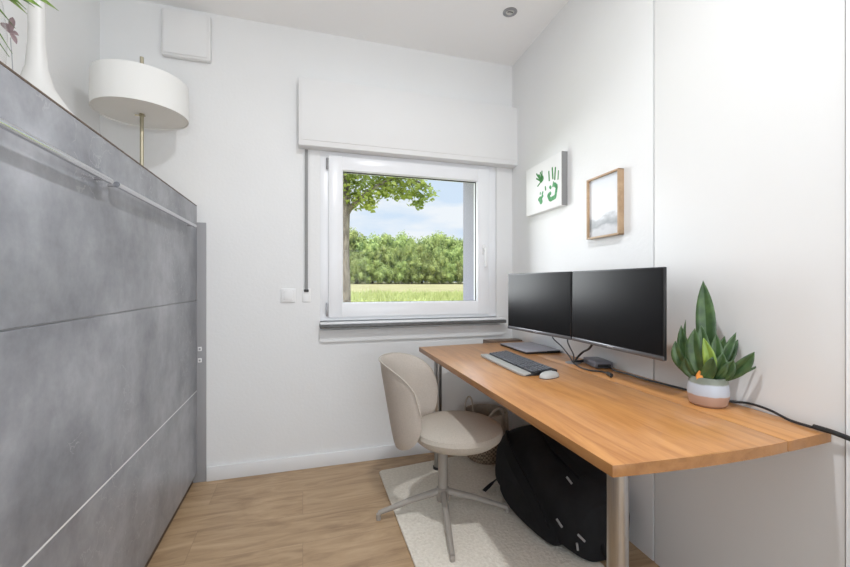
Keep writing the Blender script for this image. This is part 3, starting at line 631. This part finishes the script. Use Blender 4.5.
# local x: away from the camera side towards wall, y: along wall, z up
blob('body', [(-.33, -.05, .12, .01, .15, .2), (-.31, -.09, .15, .002, .22, .2), (-.24, -.13, .17, .001, .27, .15), (-.12, -.17, .18, .001, .31, .12), (.02, -.19, .18, .001, .35, .12),
    (.14, -.195, .18, .001, .38, .10), (.25, -.20, .18, .001, .37, .10), (.34, -.18, .16, .001, .31, .10), (.385, -.11, .12, .02, .22, .1)], M['nylon'], bp_, seed=2)
blob('front_pocket', [(-.22, -.14, -.06, .02, .14, .3), (-.20, -.165, -.06, .01, .19, .3), (-.05, -.20, -.07, .006, .24, .3), (.10, -.215, -.07, .01, .26, .25), (.22, -.20, -.06, .02, .25, .2), (.25, -.17, -.06, .05, .2, .2)], M['nylon'], bp_, seed=6, dn=.008)
st = MB(); 
def ribbon(mb, pts, w, nrm=(0, 0, 1), th=.004):
    pts = [Vector(p) for p in pts]; q = []
    for i in range(len(pts)-1):
        p0 = pts[max(i-1, 0)]; p1 = pts[i]; p2 = pts[i+1]; p3 = pts[min(i+2, len(pts)-1)]
        for k in range(6):
            t = k/6; q.append(.5*((2*p1)+(p2-p0)*t+(2*p0-5*p1+4*p2-p3)*t*t+(3*p1-p0-3*p2+p3)*t**3))
    q.append(pts[-1]); nv = Vector(nrm); rows = []
    for i, p in enumerate(q):
        d = (q[min(i+1, len(q)-1)]-q[max(i-1, 0)]).normalized(); sd = d.cross(nv).normalized(); up = sd.cross(d).normalized()
        rows.append([mb.bm.verts.new(p+sd*w/2+up*th/2), mb.bm.verts.new(p-sd*w/2+up*th/2), mb.bm.verts.new(p-sd*w/2-up*th/2), mb.bm.verts.new(p+sd*w/2-up*th/2)])
    for a, b in zip(rows, rows[1:]):
        for k in range(4): mb.bm.faces.new((a[k], a[(k+1) % 4], b[(k+1) % 4], b[k]))
    mb.bm.faces.new(rows[0]); mb.bm.faces.new(rows[-1]); return mb
ribbon(MB(), [(-.10, .30, .30), (-.17, .18, .33), (-.21, .02, .30), (-.20, -.12, .22), (-.17, -.22, .10)], .05, (-1, 0, .4), .012).build('shoulder_strap', M['nylonweb'], bp_)
ribbon(MB(), [(.06, .28, .385), (.02, .12, .39), (-.01, -.06, .345), (.02, -.2, .29)], .05, (0, 0, 1), .012).build('shoulder_strap', M['nylonweb'], bp_)
ribbon(MB(), [(-.135, .30, .08), (-.18, .325, .03), (-.235, .30, .010)], .022, (0, 0, 1), .004).build('side_strap', M['nylonweb'], bp_)
ribbon(MB(), [(.02, -.31, .10), (.01, -.36, .05), (.03, -.39, .015), (.07, -.36, .03)], .012, (0, 0, 1), .004).build('strap_loop', M['nylonweb'], bp_)
MB().tube([(.06, .31, .34), (.03, .30, .40), (.06, .24, .41), (.09, .22, .38)], .009, 8).build('carry_handle', M['nylonweb'], bp_)
zp = mat('grey_zip_pull', (.30, .30, .30), .4)
for (a, b) in (((-.172, -.02, .240), (-.170, -.045, .222)), ((-.052, -.186, .292), (-.044, -.212, .274)), ((-.125, -.225, .143), (-.116, -.252, .122)), ((-.078, -.302, .118), (-.060, -.325, .100)), ((-.086, -.308, .088), (-.084, -.312, .062))):
    o = MB().tube([a, b], .0045, 8).build('zip_pull', zp, bp_); o['label'] = 'pale grey zip pull'

# ------------------------------------------------------------------ basket tote behind the chair
bt = empty('woven_basket', R(1.01, 2.44, 0), -AL, 'beige woven basket bag with rope handles on the floor below the window', 'basket')
def weave():
    m = mat('woven_rush', rough=.9); nt = m.node_tree; N = nt.nodes.new; L = nt.links.new; b = nt.nodes['Principled BSDF']
    tc = N('ShaderNodeTexCoord'); ck = N('ShaderNodeTexChecker'); ck.inputs['Scale'].default_value = 75; ck.inputs[1].default_value = (.36, .28, .20, 1); ck.inputs[2].default_value = (.15, .11, .075, 1)
    L(tc.outputs['Object'], ck.inputs[0]); L(ck.outputs[0], b.inputs['Base Color']); return m
M['weave'] = weave(); M['linen'] = noisy(mat('beige_linen', rough=.95), [(.36, .30, .24), (.46, .39, .32)], nscale=60)[0]
MB().lathe([(.105, 0), (.13, .03), (.142, .10), (.145, .17), (.140, .171), (.135, .10)], n=40, capt=False).build('woven_bottom', M['weave'], bt)
MB().lathe([(.1415, .165), (.146, .17), (.143, .27), (.138, .315), (.132, .317), (.136, .27)], n=40, capb=False, capt=False).build('fabric_top', M['linen'], bt)
MB().tube([(-.115, .07, .28), (-.12, .06, .35), (-.105, .04, .40), (-.09, .02, .38), (-.09, -.01, .29)], .005, 8).build('rope_handle', M['linen'], bt)
MB().tube([(-.06, -.12, .27), (-.03, -.155, .34), (.02, -.15, .37), (.06, -.135, .33), (.09, -.12, .24)], .007, 8).build('rope_handle', M['linen'], bt)
# loose cables hanging under the desk
cable('hanging_cable', [(1.27, 2.17, .72), (1.265, 2.16, .5), (1.255, 2.20, .3), (1.27, 2.15, .12), (1.26, 2.10, .006)], .004, M['cable'], 'black cable hanging under the desk beside the woven basket')
cable('hanging_cable', [(1.28, 1.60, .715), (1.288, 1.61, .55), (1.289, 1.58, .44), (1.289, 1.60, .30), (1.289, 1.6, .005)], .004, M['cable'], 'black cable hanging down the wall behind the slumped backpack')
cable('hanging_cable', [(1.285, 1.52, .715), (1.29, 1.52, .55), (1.291, 1.54, .40), (1.291, 1.52, .25), (1.291, 1.52, .005)], .0035, M['greycable'], 'thin grey cable hanging under the desk nearest its front leg')

# ------------------------------------------------------------------ lamp on the cabinet
tl = empty('table_lamp', (-.76, 2.30, ZT-.002), 0, 'table lamp with wide cream drum shade on the grey cabinet', 'table lamp')
MB().lathe([(.0, 0), (.085, 0), (.085, .012), (.08, .018), (.012, .02)], n=40, capb=False).build('base', M['brass'], tl)
MB().lathe([(.0085, .018), (.0085, .672)], n=20).build('pole', M['brass'], tl)
MB().lathe([(.198, .385), (.200, .385), (.200, .552), (.198, .552), (.198, .385)], n=72, capb=False, capt=False).build('lamp_shade', M['shade'], tl)
df = MB().lathe([(.01, .392), (.1975, .392), (.1975, .396), (.01, .396)], n=64).build('diffuser', M['shade'], tl); df['label'] = 'white disc under the shade'
MB().lathe([(.01, .379), (.016, .384), (.01, .392)], n=16).tube([(-.01, 0, .384), (-.028, -.006, .381)], .004, 8).build('shade_knob', M['brass'], tl)
# glass vase with a plant
gv = empty('glass_vase', (-.88, 1.31, ZT-.002), 0, 'round clear glass vase at the far left on the cabinet', 'vase')
MB().lathe([(.0, .002), (.055, .004), (.085, .02), (.112, .07), (.126, .14), (.130, .22), (.122, .30), (.10, .38), (.085, .42)], n=56, capb=False, capt=False).build('bowl', M['vaseglass'], gv)
wv = empty('ceramic_vase', (-.82, 1.60, ZT-.002), 0, 'tall white bottle vase with a flared base on the cabinet behind the glass vase', 'vase')
MB().lathe([(.155, 0), (.16, .012), (.148, .045), (.115, .09), (.075, .14), (.044, .19), (.028, .25), (.022, .33), (.021, .50), (.024, .62), (.020, .62), (.018, .5)], n=56, capt=False).build('body', M['ceram_white'], wv)
# grassy plant leaning out over the vases
gp = empty('arching_green_plant', (-.74, 1.04, ZT-.002), 0, 'long narrow arching green leaves at the top left corner above the cabinet', 'plant')
MB().lathe([(.05, 0), (.07, .02), (.075, .10), (.07, .12), (.064, .12), (.066, .1)], n=32, capt=False).build('pot', M['ceram_white'], gp)
gl = leafmat('dark_grass_leaf', (.03, .08, .02), (.14, .25, .05), 10, rough=.4)
gl2 = leafmat('light_grass_leaf', (.12, .25, .03), (.28, .42, .07), 10, rough=.4)
for k, (tip, w_, b_, m_) in enumerate((
    ((.02, .47, .395), .026, .06, 1), ((.02, .39, .350), .030, .05, 1), ((.025, .345, .325), .018, .05, 0), ((.02, .275, .222), .012, .065, 0), ((.02, .264, .150), .012, .07, 0), ((.02, .253, .135), .010, .055, 0), ((.0, .36, .31), .024, .06, 1), ((.03, .30, .29), .02, .06, 1),
    ((.02, .32, .335), .016, .03, 0), ((.015, .36, .385), .016, .06, 1), ((-.1, .32, .40), .014, .08, 1), ((.05, .1, .40), .014, .05, 1), ((-.05, -.25, .35), .015, .08, 0), ((.02, .22, .30), .012, .03, 1))):
    leaf((0, 0, .11), tip, w_, (0, 0, b_), gl2 if m_ else gl, 0, gp, wmax=.4, n=14, stalk=.5)


bf = empty('butterfly_ornament', (-.79, 1.425, ZT-.002), 0, 'small purple-grey butterfly ornament on a thin wire behind the clear glass vase', 'ornament')
MB().tube([(0, 0, 0), (.003, .004, .14), (0, 0, .25)], .0012, 6).build('wire', M['silver'], bf)
pur = mat('purple_grey_paper', (.26, .19, .20), .7)
for tip, wd_ in (((.004, .002, .31), .014), ((-.018, -.006, .285), .018), ((.016, .006, .262), .012), ((.012, .004, .235), .012)):
    leaf((0, 0, .262), tip, wd_, (0, 0, .004), pur, -1, bf, 'wing', n=6, thick=.0008)
# ------------------------------------------------------------------ outside
g = MB()
prof = [(2.95, -.5), (10, -.42), (20, -.2), (40, .18), (40.2, .2), (84, 1.02), (88, 1.14), (140, 1.6)]
def strip(name, prs, m):
    mb = MB(); rows = [[mb.bm.verts.new((x, y, z)) for x in (-60, 0, 30, 60, 120)] for y, z in prs]
    for a, b in zip(rows, rows[1:]):
        for k in range(4): mb.bm.faces.new((a[k], a[k+1], b[k+1], b[k]))
    return mb.build(name, m, smooth=False, kind='structure')
strip('ground', prof[:5], M['lawn']); strip('field_ground', prof[4:], M['wheat'])
rnd = random.Random(5)
def gz(y):
    for (a, za), (b, zb) in zip(prof, prof[1:]):
        if a <= y <= b: return za+(zb-za)*(y-a)/(b-a)
    return 0
mb = MB()
for k in range(5200):
    y = rnd.uniform(26, 39); x = y*rnd.uniform(-.05, .60); h = rnd.uniform(.18, .55)*(1.25 if noise.noise(Vector((x*.5, y*.3, 0))) > .1 else .7); wv_ = rnd.uniform(.02, .05); a = rnd.uniform(0, math.pi); z = gz(y)-.02
    dx, dy = math.cos(a)*wv_, math.sin(a)*wv_; tx, ty = rnd.uniform(-.12, .12), rnd.uniform(-.12, .12)
    v = [mb.bm.verts.new(c) for c in ((x-dx, y-dy, z), (x+dx, y+dy, z), (x+dx*.6+tx*.5, y+dy*.6+ty*.5, z+h*.6), (x+tx, y+ty, z+h))]
    mb.bm.faces.new((v[0], v[1], v[2])); mb.bm.faces.new((v[0], v[2], v[3]))
tag(mb.build('meadow_grass', M['grass'], smooth=False), 'strip of tall green meadow grass between the window and the pale field', 'grass', kind='stuff')
def leafcard(mb, c, nrm, s, rnd):
    nrm = Vector(nrm).normalized(); u = nrm.cross(Vector((rnd.uniform(-1, 1), rnd.uniform(-1, 1), rnd.uniform(-1, 1)))).normalized(); v = nrm.cross(u)
    ps = [c-u*s*.5, c-v*s*.36+nrm*s*.06, c+u*s*.55, c+v*s*.36+nrm*s*.06]
    mb.bm.faces.new([mb.bm.verts.new(p) for p in ps])
# near linden tree
tr = empty('near_tree', (1.15, 12.0, -.38), 0, 'tall tree with leafy overhanging branches close outside the window', 'tree')
MB().tube([(0, 0, 0), (.02, 0, 1.2), (-.01, .02, 2.6), (.03, 0, 4.2), (.0, 0, 6)], [.22, .19, .18, .16, .10], 14).build('trunk', M['bark'], tr)
brn = MB()
for pts in (((.0, 0, 3.6), (.8, -.2, 4.3), (1.7, -.1, 4.75), (2.7, 0, 4.55)), ((0, 0, 3.9), (-.9, .2, 4.6), (-2, .1, 4.8)), ((.02, 0, 3.4), (.4, .3, 4.0), (.9, .5, 4.4)), ((0, 0, 4.5), (.6, .6, 5.4), (1.5, .9, 6))):
    brn.tube(pts, [.07, .045, .02], 8)
brn.build('branch', M['bark'], tr)
mb = MB(); rnd = random.Random(11)
def px2(px_, py_): return Vector(((px_-345)*.0312, 0, 1.52+(283.5-py_)*.0295))
for (px_, py_, r, n_) in ((350, 199, 7, 55), (362, 198, 12, 150), (371, 204, 6, 50), (374, 192, 10, 110), (352, 188, 12, 130), (357, 178, 14, 180), (381, 183, 11, 120), (388, 190, 6, 50), (394, 183, 12, 130), (401, 191, 7, 60), (408, 185, 12, 140), (417, 194, 9, 90), (421, 199, 5, 35), (424, 186, 9, 90), (432, 190, 7, 45), (404, 173, 13, 150), (418, 176, 9, 90), (384, 171, 14, 160),
    (340, 170, 20, 260), (365, 160, 24, 330), (395, 158, 22, 300), (420, 160, 12, 120), (330, 190, 16, 160), (315, 178, 20, 220), (300, 190, 18, 160), (290, 165, 26, 260), (340, 135, 36, 500), (390, 135, 32, 400), (300, 140, 34, 320), (350, 100, 44, 500)):
    c0 = px2(px_, py_); rr = r*.031
    for k in range(int(n_*1.15)):
        d = Vector((rnd.gauss(0, 1), rnd.gauss(0, 1), rnd.gauss(0, 1))).normalized()*rnd.uniform(.25, 1)**.6
        p = c0+Vector((d.x*rr, d.y*rr*1.6+rnd.uniform(-.3, .3), d.z*rr))
        leafcard(mb, p, (rnd.gauss(0, .5), rnd.gauss(-.5, .6), rnd.gauss(.8, .5)), rnd.uniform(.09, .17), rnd)
mb.build('foliage', M['linden'], tr, smooth=False)
# woodland edge
protos = []
def crown_mesh(seed, lump=9):
    rnd = random.Random(seed); mb = MB(); bl = [(Vector((0, 0, .56)), .36)]
    for k in range(lump+6):
        a = rnd.uniform(0, 6.28); h = rnd.uniform(.18, .92); rr = .40*math.sin(math.pi*min(.95, h*.92+.06))**.6*rnd.uniform(.6, 1)
        bl.append((Vector((math.cos(a)*rr, math.sin(a)*rr, h)), rnd.uniform(.11, .19)))
    for c, r in bl:
        for k in range(int(5200*r*r/.06*.12)+80):
            d = Vector((rnd.gauss(0, 1), rnd.gauss(0, 1), rnd.gauss(0, 1))).normalized(); p = c+d*r*(rnd.uniform(.70, 1.1)+.18*noise.noise(d*3+c*9))
            if p.z < .04: continue
            leafcard(mb, p, d+Vector((rnd.gauss(0, .6), rnd.gauss(0, .6), rnd.gauss(.2, .6))), rnd.uniform(.022, .05), rnd)
        bmesh.ops.create_icosphere(mb.bm, subdivisions=2, radius=r*.62, matrix=Matrix.Translation(c))
    return mb
for i in range(4):
    f_ = crown_mesh(20+i).build('foliage', M['forest'], None, smooth=False); t_ = MB().tube([(0, 0, 0), (.01, 0, .3), (0, 0, .6)], [.03, .022, .012], 8).build('trunk', M['bark'])
    protos.append((f_, t_))
used = set(); rnd = random.Random(3)
def ftree(x, y, h, wf, i, label, group):
    e = empty('woodland_tree', (x, y, gz(y)-.06*h), rnd.uniform(0, 6.28), label, 'tree', group); e.scale = (h*wf, h*wf, h)
    for src in protos[i]:
        if (src.name) in used: o = src.copy(); COL.objects.link(o)
        else: o = src; used.add(src.name)
        o.parent = e
for k in range(15):
    ftree(3.5+k*2.9+rnd.uniform(-.5, .5), 92+rnd.uniform(-1.5, 1.5), rnd.uniform(12.2, 13.4), rnd.uniform(.62, .75), k % 4, 'tall broadleaf tree forming the skyline of the wood beyond the field', 'tall trees of the distant wood')
for k in range(17):
    ftree(3+k*2.55+rnd.uniform(-.5, .5), 87.5+rnd.uniform(-.8, .8), rnd.uniform(7.5, 10.5), rnd.uniform(.6, .8), (k+2) % 4, 'mid-height broadleaf tree in front of the skyline trees beyond the field', 'middle trees of the distant wood')
for k in range(19):
    ftree(2+k*2.3+rnd.uniform(-.5, .5), 85+rnd.uniform(-.4, .4), rnd.uniform(3.2, 6), rnd.uniform(.8, 1.1), (k+1) % 4, 'low bushy tree on the near edge of the wood beyond the field', 'low bushes edging the distant wood')
